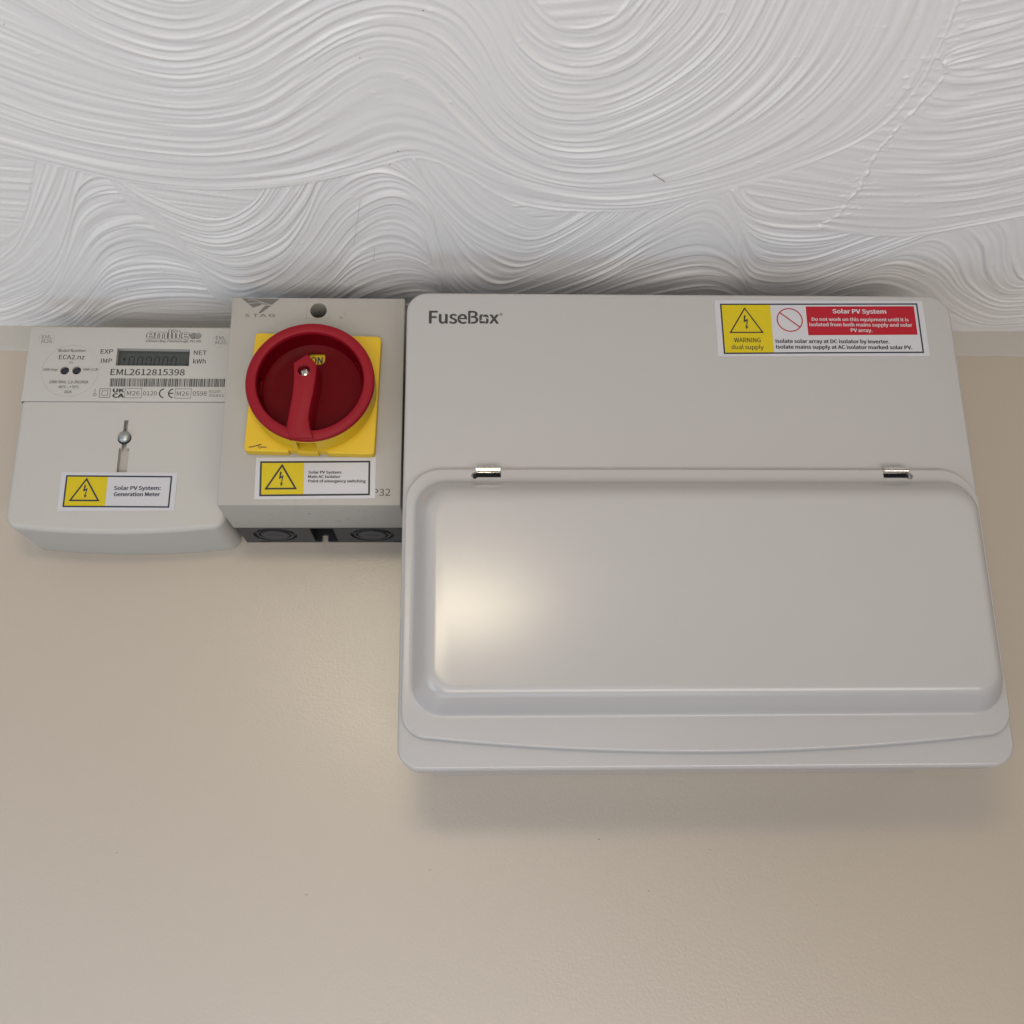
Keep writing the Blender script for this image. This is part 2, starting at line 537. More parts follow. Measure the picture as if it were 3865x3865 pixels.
# small lumps and nibs left in the plaster
for _ in range(900):
    lx, ly, lr, lh = rg.uniform(CX0, CX1), rg.uniform(CY0, 0), rg.uniform(.5, 1.5), rg.uniform(.05, .35)
    if rg.random() < .12: lx, ly = 265 + rg.normal() * 6, -150 - rg.random() * 160; lh *= 1.3; lr *= 1.2
    i0, j0 = int((lx - CX0) / CS), int((ly - CY0) / CS); k = int(lr * 3 / CS) + 1
    if k < i0 < NX - k - 1 and k < j0 < NY - k - 1:
        a, b = np.meshgrid(np.arange(-k, k + 1), np.arange(-k, k + 1))
        height[j0 - k:j0 + k + 1, i0 - k:i0 + k + 1] += lh * np.exp(-((a * CS) ** 2 + (b * CS * 1.3) ** 2) / lr ** 2)
# plaster knocked down close to the wall
yy = gy[:, None]
height *= (0.55 + 0.45 * np.clip((-yy - 2) / 14, 0, 1)) * 0.84
height += -0.0
Xg, Yg, q = grid_mesh(gx, gy)
Zg = ZC - height  # relief hangs down from the ceiling plane
fade = np.clip(np.minimum(np.minimum(Xg - CX0, CX1 - CS - Xg), Yg - CY0) / 8, 0, 1)
Zg = ZC - height * fade
Vg = np.stack([Xg, Yg, Zg], -1).reshape(-1, 3) * S
fine = np_mesh(Vg, q, flip=True)
ceil_me = finish(fine, 'ceiling', M_ceil, smooth=0)
ceil_me['kind'] = 'structure'; ceil_me['label'] = 'white ceiling of combed swirl plaster above the boxes'
x1 = float(gx[-1])
outer = []
for (a, b, c, d) in ((-2500, CX0, -3500, 0), (x1, 2500, -3500, 0), (CX0, x1, -3500, CY0)):
    outer.append(mesh([(a, c, ZC), (b, c, ZC), (b, d, ZC), (a, d, ZC)], [(0, 1, 2, 3)]))
M_ceil2 = mat('white_plaster_paint_far', (0.80, 0.776, 0.748), 0.5, 0.4, bump=1.6, bscale=45, mottle=0.025, mscale=14)
co = finish(join(outer), 'ceiling_field', M_ceil2, ceil_me, smooth=0)

# ------------------------------------------------------------------ consumer unit
cu = thing('consumer_unit', 'large white steel fuse box with a hinged bulging cover, right of the red switch', 'fuse box', (0.17, 0, 0.145))
body = finish(loft(pressed(rr(10, 331, 5.2, 283, 9), -0.2, -96, .5)), 'body', M_steel, cu)
LID = rr(0, 340.3, 0, 289.6, (13, 13, 14, 13))
lid = finish(loft([at(inset(LID, 1.2), -92.5), at(inset(LID, .3), -93)] + pressed(LID, -94, -112, 2.2)), 'front_cover', M_steel, cu)

# hinged door: rim plate with bowed lower edge and a raised hood, one pressed sheet
DO = rr(1.8, 338.6, 8.3, 171.8, (15, 14, 22, 21), bow=8.2)
loops = pressed(DO, -112.6, -116.2, 1.5, seg=6)


def hood(f, h, extra=0.0):
    # f 0 at the foot .. 1 at the face
    e = extra
    x0 = 8.0 - e + 14.6 * f; x1_ = 335.6 + .3 * e - 12.6 * f
    z0 = 29.4 - e + 14.6 * f; z1 = 163.0 + e - 19.5 * f
    r = 17 + e - 7 * f
    return at(rr(x0, x1_, z0, z1, r), -116.2 - h)


for e, h in ((2.4, 0.0), (1.5, .12), (.7, .5), (.2, 1.2)):
    loops.append(hood(0, h, e))
PROF = [(.03, .07), (.12, .26), (.24, .48), (.36, .67), (.47, .81), (.56, .89), (.65, .945), (.74, .978), (.83, .994), (.92, 1.0)]
PR = []
for i in range(len(PROF) * 2 - 1):
    a, b = PROF[i // 2], PROF[min(i // 2 + 1, len(PROF) - 1)]; k = (i % 2) * .5
    PR.append((a[0] + (b[0] - a[0]) * k, a[1] + (b[1] - a[1]) * k))
for f, h in PR:
    loops.append(hood(f, 1.2 + 15.8 * h))
door_me = loft(loops)
slots = []
for xa, xb_, hole in ((41.5, 57.3, 41.9), (283.2, 299.3, 298.9)):
    slots.append(box(xa, xb_, -120, -113.2, 166.2, 169.2))
    slots.append(prism(disc_pts(hole, 167.2, 1.9, 20), -120, -113.2))
door = finish(cut(door_me, slots), 'door', M_steel, cu, smooth=40)
for xa, xb_ in ((42.6, 56.9), (283.4, 297.8)):
    L = []
    n = 24
    for i in range(n):     # barrel with the leaf tucked down behind it
        a = 2 * math.pi * i / n
        L.append((math.cos(a) * 2.15 - 116.4, math.sin(a) * 2.15 + 170.9))
    vs = [(xa, y, z) for y, z in L] + [(xb_, y, z) for y, z in L]
    fs = [(i, (i + 1) % n, n + (i + 1) % n, n + i) for i in range(n)] + [tuple(range(n)), tuple(range(n, 2 * n))]
    hg = join([mesh(vs, fs), box(xa + .2, xb_ - .2, -117.3, -114.6, 168.7, 170.5, .15)])
    hgo = finish(hg, 'hinge', M_metal, cu)
    finish(box(xa - 1.5, xb_ + 1.5, -113.35, -113.0, 165.4, 169.4), 'slot_shade', M_black, hgo, smooth=0)  # black strip stands in for the dark hollow behind the slot
# printed maker's mark
logo = [text('Fus', 14.1, 30.9, 268.0, 8.43, .018, -112.10), text('e', 31.6, 36.9, 268.0, 8.44, .02, -112.10),
        text('B', 38.2, 43.9, 268.1, 8.44, .018, -112.10), text('x', 51.2, 56.5, 268.2, 8.0, .02, -112.10),
        text('R', 57.75, 58.45, 273.9, 1.1, 0, -112.10), flat(ring(58.1, 274.4, .75, .95, 24), -112.10)]
leaves = [[(44.88, 270.54), (44.88, 273.33), (45.58, 274.12), (47.03, 274.24), (46.48, 273.34), (46.16, 272.34), (46.16, 270.55)],
          [(47.03, 272.88), (47.51, 273.96), (49.12, 274.15), (50.08, 273.62), (50.4, 272.01), (49.5, 272.54), (48.31, 272.78)],
          [(49.11, 271.82), (50.33, 270.93), (50.33, 268.97), (49.75, 268.15), (48.14, 268.24), (48.85, 269.14), (49.11, 270.21)],
          [(44.94, 270.36), (45.74, 269.76), (46.86, 269.48), (48.31, 269.49), (47.89, 268.42), (45.58, 268.23), (44.94, 268.76)]]
logo.append(flat([inset_poly(p if sum(p[i - 1][0] * p[i][1] - p[i][0] * p[i - 1][1] for i in range(len(p))) > 0 else p[::-1], -.13) for p in leaves], -112.10))
finish(join(logo), 'lettering', M_gink, cu, smooth=0)
finish(flat([[(39.28, 268.0), (39.62, 268.0), (39.62, 275.2), (39.28, 275.2)], [(32.2, 270.55), (36.7, 270.55), (36.7, 270.9), (32.2, 270.9)]], -112.13), 'lettering_gap', M_steel, cu, smooth=0)


def triangle(apex, bl, br, w, y):
    return flat(frame4([apex, bl, br], w), y)


BOLT = [(0.40, 1.0), (0.62, 1.0), (0.52, .68), (0.86, .76), (0.68, .22), (0.86, .24), (0.60, .0), (0.46, .30), (0.58, .25), (0.66, .60), (0.30, .50)]


def bolt(cx, z0, z1, w, y):
    h = z1 - z0
    return flat([[(cx + (a - .6) * w, z0 + b * h) for a, b in BOLT]], y)


# warning label on the cover
WL = [(191.3, 246.5), (323.0, 247.4), (323.0, 285.6), (191.5, 285.0)]
wl = finish(flat([WL], -112.05, .14), 'warning_label', M_paper, cu, smooth=0)
wl['label'] = 'wide white yellow and red dual supply warning sticker'
ypl = finish(flat([[(194.8, 248.2), (225.9, 248.5), (226.3, 282.9), (194.7, 282.6)]], -112.22), 'yellow_panel', M_pyel, wl, smooth=0)
rpl = finish(flat([[(248.4, 261.2), (317.1, 262.0), (317.1, 281.8), (248.5, 281.1)]], -112.22), 'red_panel', M_pred, wl, smooth=0)
finish(flat(frame4([(194.7, 282.7), (319.5, 283.8), (319.6, 249.5), (194.8, 248.1)], .95), -112.26), 'printed_frame', M_navy, wl, smooth=0)
finish(join([triangle((210.0, 280.4), (199.2, 262.4), (220.8, 262.6), .85, -112.26), bolt(210.2, 264.8, 274.7, 5.2, -112.26)]), 'warning_symbol', M_ink, wl, smooth=0)
finish(join([flat(ring(237.7, 271.7, 7.45, 8.2, 48), -112.24), flat(line([(232.0, 276.6), (243.5, 266.9)], .8), -112.24)]), 'prohibition_symbol', M_pred, wl, smooth=0)
finish(texts([('WARNING', 201.8, 218.3, 256.2, 2.99, 0.012), ('dual supply', 199.9, 219.7, 251.5, 2.79, 0.012),
              ('Isolate solar array at DC isolator by inverter.', 227.7, 298.7, 255.9, 2.43, 0.03),
              ('Isolate mains supply at AC isolator marked solar PV.', 227.7, 312.4, 252.0, 2.43, 0.03)], -112.26), 'black_lettering', M_ink, wl, smooth=0)
finish(texts([('Solar PV System', 265.3, 298.9, 276.5, 2.77, 0.03), ('Do not work on this equipment until it is', 251.6, 312.5, 271.2, 2.19, 0.02),
              ('isolated from both mains supply and solar', 249.8, 314.4, 267.5, 2.27, 0.02), ('PV array.', 275.4, 288.8, 263.7, 2.27, 0.02)], -112.27), 'white_lettering', M_paper, wl, smooth=0)

# ------------------------------------------------------------------ isolator switch
iso = thing('isolator_switch', 'grey box with round red rotary switch on yellow plate, beside the fuse box', 'isolator switch', (-0.058, 0, 0.229))
ic = box(-113.6, -3.0, -86, -38.6, 159.0, 299.4, .7)
ic = cut(ic, [prism(disc_pts(-58.2, 290.2, 5.3, 40), -90, -52)])
finish(ic, 'cover', M_iso, iso)
for (a, b, c, d) in ((-66.0, -51.0, 284.6, 300), (-67.0, -51.5, 158.4, 162.4)):
    t = [[(a, c), (a + .35, c), (a + .35, d), (a, d)], [(b - .35, c), (b, c), (b, d), (b - .35, d)]]
    if c > 200: t.append([(a + .35, c), (b - .35, c), (b - .35, c + .35), (a + .35, c + .35)])
    tt = [[(x, min(299.0, max(159.6, z))) for x, z in p] for p in t]
    finish(flat(tt, -86.0, .22), 'moulded_rib', M_iso, iso, smooth=0)
# dark rear half of the enclosure with knock-outs and a screw notch
bs = box(-112.6, -4.0, -38.6, -0.3, 160.2, 298.4, .6)


def vcyl(cx, cy_, r, z0, z1, n=40, ry=None):
    ry = ry or r
    return mesh([(cx + r * math.cos(2 * math.pi * i / n), cy_ + ry * math.sin(2 * math.pi * i / n), z) for z in (z0, z1) for i in range(n)],
                [(i, (i + 1) % n, n + (i + 1) % n, n + i) for i in range(n)] + [tuple(range(n)), tuple(range(n, 2 * n))])


def vring(cx, cy_, r0, r1, z0, z1, n=48):
    v = [(cx + r * math.cos(2 * math.pi * i / n), cy_ + r * math.sin(2 * math.pi * i / n), z) for r, z in ((r0, z0), (r1, z0), (r1, z1), (r0, z1)) for i in range(n)]
    f = []
    for k in range(4):
        for i in range(n):
            f.append((k * n + i, k * n + (i + 1) % n, ((k + 1) % 4) * n + (i + 1) % n, ((k + 1) % 4) * n + i))
    return mesh(v, f)


cutters = []
for kx in (-90.2, -26.2):
    cutters += [vring(kx, -18.6, 11.9, 14.4, 155, 161.7), vring(kx, -19.6, 9.4, 10.8, 155, 161.4)]
cutters += [box(-65.8, -50.3, -33.0, -3.0, 150, 176), box(-61.6, -57.4, -10, 5, 150, 165.0), vcyl(-59.5, -4, 0.1, 150, 151)]
cutters += [box(-101.5, -96.0, -4.4, -2.2, 155, 161.0), box(-13, -8, -4.4, -2.2, 155, 161.0)]
rear = finish(cut(bs, cutters), 'rear_housing', M_dark, iso)
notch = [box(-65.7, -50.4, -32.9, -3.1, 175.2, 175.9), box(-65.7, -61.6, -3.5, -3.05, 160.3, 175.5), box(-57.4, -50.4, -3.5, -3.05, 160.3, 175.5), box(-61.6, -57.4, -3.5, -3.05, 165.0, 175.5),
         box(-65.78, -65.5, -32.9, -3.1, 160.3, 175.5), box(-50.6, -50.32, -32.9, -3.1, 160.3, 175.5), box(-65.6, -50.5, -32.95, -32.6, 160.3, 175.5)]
finish(join(notch), 'notch_shade', M_black, rear, smooth=0)  # black panels paint in the shade inside the notch
for kx in (-90.2, -26.2):
    finish(join([vcyl(kx, -19.6, 8.9, 159.7, 161, 40), box(kx - 5.2, kx + 5.2, -20.3, -19.2, 159.45, 159.8, .1)]), 'knockout', M_dark, iso)

# yellow plate, collar, red handle (turned a little clockwise, as fitted)
KX, KZ, ANG = -57.6, 230.4, 1.6
pl = cut(loft(pressed(rr(KX - 39.6, KX + 39.6, KZ - 39.8, KZ + 39.8, 2.6, k=5, m=4), -86.05, -92, .8)),
         [box(KX - 12.6, KX - 7.0, -95, -84, KZ - 41, KZ - 38.6), box(KX + 5.4, KX + 11.0, -95, -84, KZ - 41, KZ - 38.6)])
plate = finish(xform(pl, KX, KZ, ANG), 'mounting_plate', M_yel, iso)
cprof = [(34.0, -91.9), (38.7, -91.9), (38.6, -105.6), (38.2, -106.2), (34.0, -106.2)]
n = 96
cv = []; cf = []
for r, y in cprof:
    cv += [(KX + r * math.cos(2 * math.pi * i / n), y, KZ + r * math.sin(2 * math.pi * i / n)) for i in range(n)]
for k in range(len(cprof)):
    for i in range(n):
        cf.append((k * n + i, k * n + (i + 1) % n, ((k + 1) % 5) * n + (i + 1) % n, ((k + 1) % 5) * n + i))
col = cut(mesh(cv, cf), [box(KX - 6.2, KX + 5.4, -104.6, -92.6, KZ - 45, KZ - 32.0)])
finish(xform(col, KX, KZ, ANG), 'collar', M_yel, plate)
sym = line([(-95.2, 194.2), (-93.4, 194.2), (-87.9, 196.0)], .6) + ring(-88.6, 194.15, .55, .9, 20) + line([(-87.7, 194.15), (-84.7, 194.1)], .6) + line([(-89.7, 194.9), (-89.2, 195.6)], .3)
finish(flat(sym, -92.05), 'switch_symbol', M_ink, plate, smooth=0)
finish(text('ON', -60.4, -53.3, 250.0, 4.4, .02, -92.06), 'on_lettering', M_ink, plate, smooth=0)

def lathe_solid(prof, cx, cz, n=128):
    v = []; f = []
    for r, y in prof:
        v += [(cx + r * math.cos(2 * math.pi * i / n), y, cz + r * math.sin(2 * math.pi * i / n)) for i in range(n)]
    m = len(prof)
    for k in range(m):
        for i in range(n):
            f.append((k * n + i, k * n + (i + 1) % n, ((k + 1) % m) * n + (i + 1) % n, ((k + 1) % m) * n + i))
    return mesh(v, f)


handle = finish(lathe_solid([(33.5, -106.2), (38.5, -106.3), (38.9, -107.0), (38.85, -108.2), (38.3, -109.4), (37.2, -110.0), (33.9, -110.0),
                             (32.7, -109.6), (32.2, -108.7), (32.1, -107.4), (33.5, -107.2)], KX, KZ), 'rotary_handle', M_red, iso, smooth=35)
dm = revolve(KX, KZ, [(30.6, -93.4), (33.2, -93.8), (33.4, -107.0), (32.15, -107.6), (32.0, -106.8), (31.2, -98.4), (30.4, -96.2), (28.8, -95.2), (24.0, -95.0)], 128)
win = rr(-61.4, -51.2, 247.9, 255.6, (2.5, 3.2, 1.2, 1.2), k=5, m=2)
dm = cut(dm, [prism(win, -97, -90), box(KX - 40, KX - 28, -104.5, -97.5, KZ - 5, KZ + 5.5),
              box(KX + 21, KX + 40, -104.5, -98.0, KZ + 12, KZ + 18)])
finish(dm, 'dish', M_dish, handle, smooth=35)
BAR = [(-59.7, 247.4), (-53.5, 240.4), (-53.9, 231.0), (-54.8, 222.0), (-56.3, 212.6), (-56.9, 205.5), (-55.9, 199.5), (-53.4, 192.6), (-67.8, 192.6), (-69.8, 200.2), (-68.6, 210.0), (-67.4, 220.0), (-67.0, 229.0), (-67.5, 241.5)]
BAR = BAR[::-1]
a_ = sum(BAR[i][0] * BAR[(i + 1) % len(BAR)][1] - BAR[(i + 1) % len(BAR)][0] * BAR[i][1] for i in range(len(BAR)))
if a_ < 0: BAR = BAR[::-1]


def bar_loop(d, y): return at(inset_poly(BAR, d) if d else BAR, y)


bar_me = loft([bar_loop(-1.2, -94.9), bar_loop(-.5, -104), bar_loop(0, -110.4), bar_loop(.25, -111.0), bar_loop(.9, -111.3)])
SX, SZ = -61.2, 236.6
bar_me = cut(bar_me, [prism(disc_pts(SX, SZ, 3.75, 32), -115, -105.5), box(-90, -30, -107.4, -90, 180, 199.4)])
finish(bar_me, 'grip_bar', M_red, handle)
sm = revolve(SX, SZ, [(3.2, -105.4), (3.2, -107.0), (2.9, -107.5), (2.0, -107.9), (.6, -108.0)], 32)
sm = cut(sm, [xform(box(SX - 2.2, SX + 2.2, -110, -106.4, SZ - .45, SZ + .45), SX, SZ, 28), xform(box(SX - .45, SX + .45, -110, -106.4, SZ - 2.2, SZ + 2.2), SX, SZ, 28)])
finish(sm, 'screw', M_metal, handle)

# emblem and lettering on the enclosure
s1 = [(-107.5, 298.6), (-83.4, 298.4), (-88.4, 293.9), (-90.1, 294.0), (-94.3, 294.1), (-100.0, 292.0)]
s2 = [(-92.4, 293.5), (-88.2, 293.7), (-95.3, 287.7), (-96.3, 288.5)]
em = finish(flat([s1, s2], -86.06), 'emblem', M_gink2, iso, smooth=0)
finish(flat(line([(-103.4, 297.3), (-100.7, 297.7), (-97.5, 297.1), (-92.7, 295.4), (-88.4, 293.9)], .38) + line([(-103.4, 294.7), (-98.3, 295.6), (-92.7, 295.2)], .38) + line([(-95, 294.2), (-88.6, 293.7)], .5), -86.09), 'emblem_gap', M_iso, em, smooth=0)  # case-coloured strokes, the unprinted gaps of the emblem
finish(texts([('S', -104.6, -102.0, 285.3, 2.1, .02), ('T', -99.7, -96.4, 285.3, 2.1, .02), ('A', -95.5, -91.1, 285.4, 2.1, .02), ('G', -89.7, -85.8, 285.4, 2.1, .02)], -86.06), 'maker_lettering', M_gink2, iso, smooth=0)
finish(text('IP32', -21.9, -9.3, 165.0, 4.44, 0, -86.04), 'rating_lettering', M_gink, iso, smooth=0)
finish(join([flat([disc_pts(-41.2, 289.1, .27, 8), disc_pts(-40.9, 287.3, .3, 8)] + ring(-43.2, 285.9, .9, 1.25, 12, 170, 300), -86.05)]), 'blemish', M_gink, iso, smooth=0)

IL = [(-91.2, 162.7), (-18.4, 163.4), (-18.8, 190.0), (-91.6, 189.5)]
il = finish(flat([IL], -86.06, .14), 'warning_label', M_paper, iso, smooth=0)
il['label'] = 'white and yellow main isolator sticker under the red switch'
finish(flat([[(-88.2, 164.7), (-61.8, 165.1), (-62.3, 187.0), (-89.0, 186.9)]], -86.23), 'yellow_panel', M_pyel, il, smooth=0)
finish(flat(frame4([(-89.1, 187.1), (-22.0, 187.6), (-21.6, 165.2), (-88.3, 164.5)], 1.15), -86.27), 'printed_frame', M_ink, il, smooth=0)
finish(join([triangle((-75.6, 185.6), (-85.6, 168.8), (-65.7, 169.0), 1.15, -86.27), bolt(-75.6, 170.7, 180.4, 5.0, -86.27)]), 'warning_symbol', M_ink, il, smooth=0)
finish(texts([('Solar PV System:', -59.4, -39.2, 179.2, 1.70, 0.028), ('Main AC Isolator', -59.4, -40.0, 176.4, 1.70, 0.028),
              ('Point of emergency switching', -59.2, -24.5, 173.5, 1.70, 0.028)], -86.27), 'black_lettering', M_ink, il, smooth=0)

# scuffs on the undersides (x, y on the underside)


def scuffs(n, x0, x1, y0, y1, z, seed, big=1.0):
    r = random.Random(seed); vs = []; fs = []
    for i in range(n):
        cx, cy_ = r.uniform(x0, x1), r.uniform(y0, y1); L = r.uniform(.3, 3.2) * big * (1 if r.random() < .4 else .4); w = r.uniform(.12, .4) * big; a = r.uniform(-.5, .5)
        k = len(vs); m = 7
        for j in range(m):
            t = 2 * math.pi * j / m; q = r.uniform(.7, 1.2)
            ex, ey = L / 2 * math.cos(t) * q, w * math.sin(t) * q
            vs.append((cx + ex * math.cos(a) - ey * math.sin(a), cy_ + ex * math.sin(a) + ey * math.cos(a), z))
        fs.append(tuple(range(k, k + m)))
    return mesh(vs, fs)


M_scuff = mat('grey_scuff', (0.13, 0.127, 0.125), 0.7, 0.2)
M_scuff2 = mat('black_scuff', (0.035, 0.035, 0.04), 0.7, 0.2)
o = finish(scuffs(46, -109, -8, -80, -44, 158.97, 5), 'scuff_marks', M_scuff, iso, smooth=0); o['kind'] = 'stuff'
o = finish(scuffs(9, -100, -8, -70, -50, 158.95, 9, .7), 'scuff_marks', M_scuff2, iso, smooth=0); o['kind'] = 'stuff'

# ------------------------------------------------------------------ electricity meter
met = thing('electricity_meter', 'warm white generation meter with a small grey digital display, leftmost on the wall', 'electricity meter', (-0.185, 0, 0.224))
X0, X1 = -254.6, -116.2
up_me = box(X0, X1, -50, -0.3, 242.1, 296.3, .7)
lcdQ = [(-195.9, 280.6), (-148.0, 280.1), (-147.8, 267.9), (-195.9, 268.0)]
cutU = [prism(lcdQ[::-1], -52, -46.2), prism(disc_pts(-228.8, 264.2, 2.9, 32), -52, -46), prism(disc_pts(-221.0, 264.3, 2.9, 32), -52, -46)]
finish(cut(up_me, cutU), 'meter_case', M_meter, met)
for cx_ in (-228.8, -221.0):
    finish(revolve(cx_, 264.25, [(2.85, -46.02), (2.85, -48.2), (2.2, -49.0), (.8, -49.4)], 28), 'sensor_lens', mat('sensor_black', (.012, .013, .018), .18, .5), met)
# lower terminal cover with bowed, rounded underside, keyed screw channel
LO = rr(X0, X1, 152.0, 241.55, (9, 9, .3, .3), k=8, m=20, bow=3.4)
lo_me = loft([at(LO, -0.3)] + [at(inset(LO, 3.6 * (1 - math.cos(math.pi / 2 * i / 8))), -50 + 3.6 * (1 - math.sin(math.pi / 2 * i / 8))) for i in range(9)])
# keep the seam edge crisp: fill up to the seam
for v in lo_me.vertices:
    if v.co.z > 0.2375: v.co.z = 0.24155
slot_mb = [box(-186.3, -183.6, -52, -45.0, 216, 229.0), box(-186.3, -183.2, -52, -45.6, 208.5, 217), box(-187.9, -181.2, -52, -45.4, 168.5, 209.4)]
finish(cut(lo_me, slot_mb), 'terminal_cover', M_meter, met, smooth=35)
finish(box(X0 + 1, X1 - 1, -48.6, -1, 241.3, 242.3), 'seam_shade', M_black, met, smooth=0)  # black strip paints in the dark of the gap between the halves
scr = revolve(-185.1, 217.0, [(2.2, -47), (3.9, -49.8), (4.0, -50.6), (3.8, -51.3), (3.1, -52.0), (1.9, -52.5), (.6, -52.7)], 36)
scr = cut(scr, [box(-190, -180, -56, -52.0, 217.5, 218.3)])
finish(scr, 'cover_screw', M_screw, met)
scr2 = finish(revolve(-185.0, 216.4, [(3.4, -49.9), (4.4, -49.95), (4.4, -50.1), (3.6, -50.15)], 30), 'screw_shade', M_black, met)  # black disc on the surface, painted shade round the screw head
# embossed circles
for emb in (ring(-225.2, 264.0, 18.35, 18.75, 96), ring(-243.3, 287.2, 4.9, 5.25, 48), ring(-128.3, 286.6, 4.9, 5.25, 48)):
    finish(flat(emb, -50.0, .18), 'embossed_ring', M_meter, met, smooth=0)
# display
finish(flat([[(x, z) for x, z in lcdQ]], -46.3), 'display', M_lcd, met, smooth=0)
segs = []; ghosts = []


def seg7(cx, cz, w, h, t, skew=.03):
    g = .28
    def hb(z): return [(cx - w / 2 + g + z * skew, cz + z - t / 2), (cx + w / 2 - g + z * skew, cz + z - t / 2), (cx + w / 2 - g - t * .5 + z * skew, cz + z + t / 2), (cx - w / 2 + g + t * .5 + z * skew, cz + z + t / 2)]
    def vb(x, a, b): return [(cx + x - t / 2 + a * skew, cz + a), (cx + x + t / 2 + a * skew, cz + a), (cx + x + t / 2 + b * skew, cz + b), (cx + x - t / 2 + b * skew, cz + b)]
    o = [hb(h / 2), hb(-h / 2)]
    for x in (-w / 2, w / 2):
        o += [vb(x, .35, h / 2 - .35), vb(x, -h / 2 + .35, -.35)]
    return o


for cx_ in (-187.1, -181.4, -175.8, -170.3, -164.8, -159.2):
    segs += seg7(cx_, 272.3, 3.1, 7.6, .62)
ghosts += seg7(-153.4, 272.3, 3.1, 7.6, .5)
segs.append(disc_pts(-162.0, 268.6, .42, 10))
segs.append([(-191.2, 272.4), (-191.2, 276.2), (-192.9, 274.3)]); segs.append([(-150.6, 268.0), (-148.9, 270.1), (-150.6, 272.2)])
finish(flat(segs, -46.34), 'display_digits', M_lcdseg, met, smooth=0)
finish(flat(ghosts, -46.33), 'faint_display_digit', M_ghost, met, smooth=0)
rows = [('EML', -246.5, -239.9, 287.5, 2.5, 0), ('M26', -246.4, -239.5, 284.2, 2.6, 0), ('EML', -131.5, -125.0, 287.3, 2.5, 0), ('M26', -131.5, -124.4, 284.0, 2.6, 0)]
for i in (0, 2): finish(texts(rows[i:i + 2], -50.05), 'moulded_lettering', M_gink2, met, smooth=0)
rows = [('Model Number:', -234.4, -216.3, 277.7, 2.02, 0.01), ('ECA2.nz', -233.5, -216.8, 272.4, 3.17, 0.01),
        ('V1', -226.5, -224.1, 269.2, 1.82, 0), ('1000 Imp/', -242.8, -233.1, 264.0, 1.71, 0.01), ('kWh CLB', -216.6, -207.3, 264.2, 1.72, 0.01),
        ('230V 50Hz  1,0-20(100)A', -237.8, -212.4, 255.0, 1.98, 0.01), ('-40\u00b0C...+70\u00b0C', -232.0, -218.0, 251.5, 1.88, 0.01), ('2026', -227.4, -222.5, 248.0, 1.79, 0.01),
        ('EXP', -206.7, -198.6, 276.6, 3.18, 0.01), ('IMP', -205.8, -198.6, 269.9, 3.07, 0.01), ('NET', -145.3, -136.9, 276.1, 3.09, 0.01), ('kWh', -145.2, -137.0, 269.8, 3.17, 0.01),
        ('EML2612815398', -198.6, -150.2, 261.1, 4.3, 0.012), ('UK', -195.6, -188.6, 248.7, 2.54, 0.06), ('CA', -195.5, -188.5, 245.0, 2.72, 0.06),
        ('M26', -186.5, -178.4, 246.5, 3.10, 0.0), ('0120', -176.0, -167.0, 246.6, 2.92, 0), ('M26', -154.1, -146.2, 246.4, 3.11, 0), ('0598', -143.7, -134.6, 246.5, 3.11, 0),
        ('0120\\', -133.1, -125.1, 248.6, 1.89, 0), ('SGS01', -132.9, -123.2, 245.8, 1.70, 0), ('1Stevern Way, Peterborough, PE1 6EL', -177.9, -140.8, 285.3, 1.55, 0.012)]
marks = line([(-207.4, 250.9), (-207.4, 247.9)], .3) + ring(-207.2, 246.9, .75, 1.05, 20)
marks += frame4([(-204.5, 244.9), (-197.3, 244.9), (-197.3, 251.3), (-204.5, 251.3)], .35) + frame4([(-202.9, 246.4), (-198.9, 246.4), (-198.9, 249.9), (-202.9, 249.9)], .3)
marks += frame4([(-188.0, 244.6), (-176.9, 244.6), (-176.9, 251.7), (-188.0, 251.7)], .28) + frame4([(-155.3, 244.5), (-144.7, 244.5), (-144.7, 251.5), (-155.3, 251.5)], .28)
marks += ring(-162.3, 248.1, 2.65, 3.5, 24, 95, 265) + ring(-156.3, 248.1, 2.65, 3.5, 24, 95, 265) + line([(-159.2, 248.1), (-156.6, 248.1)], .8)
rb = random.Random(26128); xx_ = -198.3
bars = []
while xx_ < -124.0:
    w_ = rb.choice((.30, .30, .55, .8)); g_ = rb.choice((.30, .30, .55))
    bars.append([(xx_, 252.8), (xx_ + w_, 252.8), (xx_ + w_, 258.7), (xx_, 258.7)]); xx_ += w_ + g_
marks += bars
finish(join([texts(rows, -50.05), flat(marks, -50.05)]), 'lettering', M_gink, met, smooth=0)
em2 = finish(join([text('emlite', -177.2, -149.6, 287.8, 6.2, .055, -50.05), flat([disc_pts(-146.7, 290.0, 2.25, 28)], -50.05), flat([disc_pts(-143.5, 290.0, 2.25, 28)], -50.07)]), 'emblem', M_gink, met, smooth=0)
em_gap = [text('emlite', -177.2, -149.6, 287.8, 6.2, .018, -50.09)]
ll = []
for k, zz in enumerate((288.5, 289.3, 290.1, 290.9, 291.7)):
    hw = math.sqrt(max(.1, 2.25 ** 2 - (zz - 290) ** 2)) - .25
    ll += line([(-143.5 - hw, zz), (-143.5 + hw, zz)], .36)
    ll += line([(-146.7 - hw, zz), (-146.7 + hw * .5, zz)], .30)
em_gap.append(flat(ll, -50.09))
finish(join(em_gap), 'emblem_gap', M_meter, em2, smooth=0)  # case-coloured insides of the outlined print

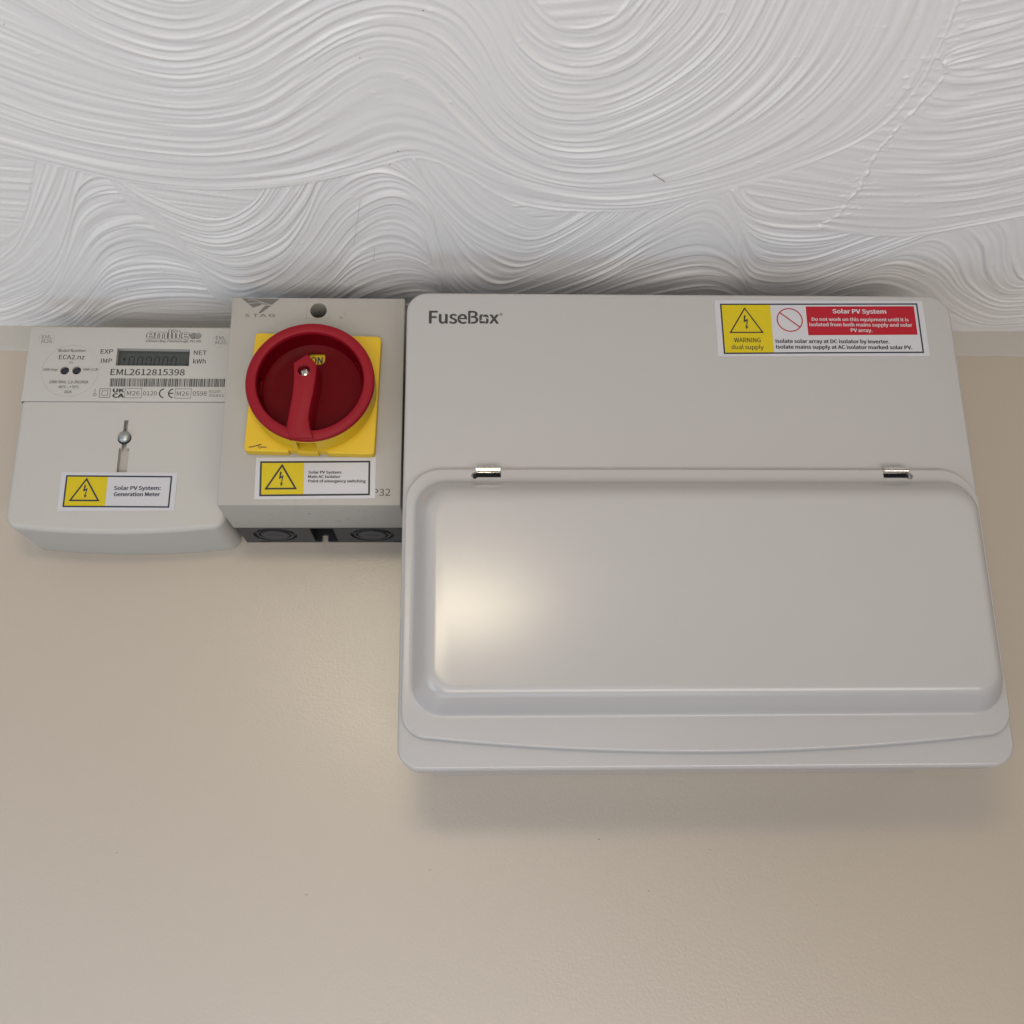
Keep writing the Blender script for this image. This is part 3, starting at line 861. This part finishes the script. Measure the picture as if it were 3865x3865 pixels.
MLb = [(-222.2, 166.6), (-149.0, 166.9), (-148.8, 192.7), (-222.4, 193.0)]
ml = finish(flat([MLb], -50.05, .14), 'warning_label', M_paper, met, smooth=0)
ml['label'] = 'white and yellow generation meter sticker at the foot of the meter'
finish(flat([[(-219.1, 169.4), (-192.7, 169.4), (-192.8, 190.4), (-219.1, 190.5)]], -50.22), 'yellow_panel', M_pyel, ml, smooth=0)
finish(flat(frame4([(-219.3, 190.8), (-152.0, 190.3), (-152.2, 168.9), (-219.3, 169.3)], 1.0), -50.26), 'printed_frame', M_navy, ml, smooth=0)
finish(join([triangle((-206.1, 189.2), (-215.9, 173.3), (-196.4, 173.2), 1.05, -50.26), bolt(-206.0, 175.2, 184.2, 5.0, -50.26)]), 'warning_symbol', M_navy, ml, smooth=0)
finish(texts([('Solar PV System:', -188.1, -158.8, 180.9, 2.49, 0.028), ('Generation Meter', -187.8, -158.9, 176.7, 2.48, 0.028)], -50.26), 'black_lettering', M_navy, ml, smooth=0)

# ------------------------------------------------------------------ fibres caught in the ceiling paint, dark specks


def tube(pts, r, n=6):
    P = catmull(np.array(pts, float), 16); vs = []; fs = []
    for i, p in enumerate(P):
        t = P[min(i + 1, 15)] - P[max(i - 1, 0)]; t /= np.linalg.norm(t)
        a = np.cross(t, (0, 0, 1)); a /= np.linalg.norm(a); b = np.cross(t, a)
        for k in range(n):
            q_ = p + (a * math.cos(2 * math.pi * k / n) + b * math.sin(2 * math.pi * k / n)) * r
            vs.append(tuple(q_))
    for i in range(15):
        for k in range(n):
            fs.append((i * n + k, i * n + (k + 1) % n, (i + 1) * n + (k + 1) % n, (i + 1) * n + k))
    return mesh(vs, fs)


for pts, r_ in (([(142.7, -190.3), (144, -188.9), (146.2, -187.1), (150.3, -183.4)], .16), ([(-24.6, -163.6), (-27, -150), (-30.0, -134.3), (-34.0, -111.8)], .04), ([(-21.4, -110.5), (-22.0, -103), (-23.5, -94.6)], .05)):
    zz = ZC - 1.0
    finish(tube([(x, y, zz) for x, y in pts], r_), 'stray_fibre', M_fibre, ceil_me)
for x, y in ((-173.7, -299.0), (18.7, -311.2), (-13.0, -280.1), (0.4, -207.9), (-5.2, -196.0), (-192.1, -54.8)):
    bm = bmesh.new(); bmesh.ops.create_icosphere(bm, subdivisions=1, radius=.32 * S)
    for v in bm.verts: v.co = v.co * random.uniform(.6, 1.2) + Vector((x * S, y * S, (ZC - .7) * S))
    me = bpy.data.meshes.new('m'); bm.to_mesh(me); bm.free()
    finish(me, 'speck', M_fibre, ceil_me)

for x, z in ((14.0, -52.0), (-62.0, -66.0), (120.0, -35.0), (190.0, -42.0), (150.0, -66.0), (-180.0, -40.0), (255.0, -75.0)):
    bm = bmesh.new(); bmesh.ops.create_icosphere(bm, subdivisions=2, radius=random.uniform(.5, .9) * S)
    for v in bm.verts: v.co = Vector((x * S + v.co.x * 1.2, v.co.y * .45, z * S + v.co.z * .8))
    me = bpy.data.meshes.new('m'); bm.to_mesh(me); bm.free()
    finish(me, 'paint_nib', M_wall, wall)
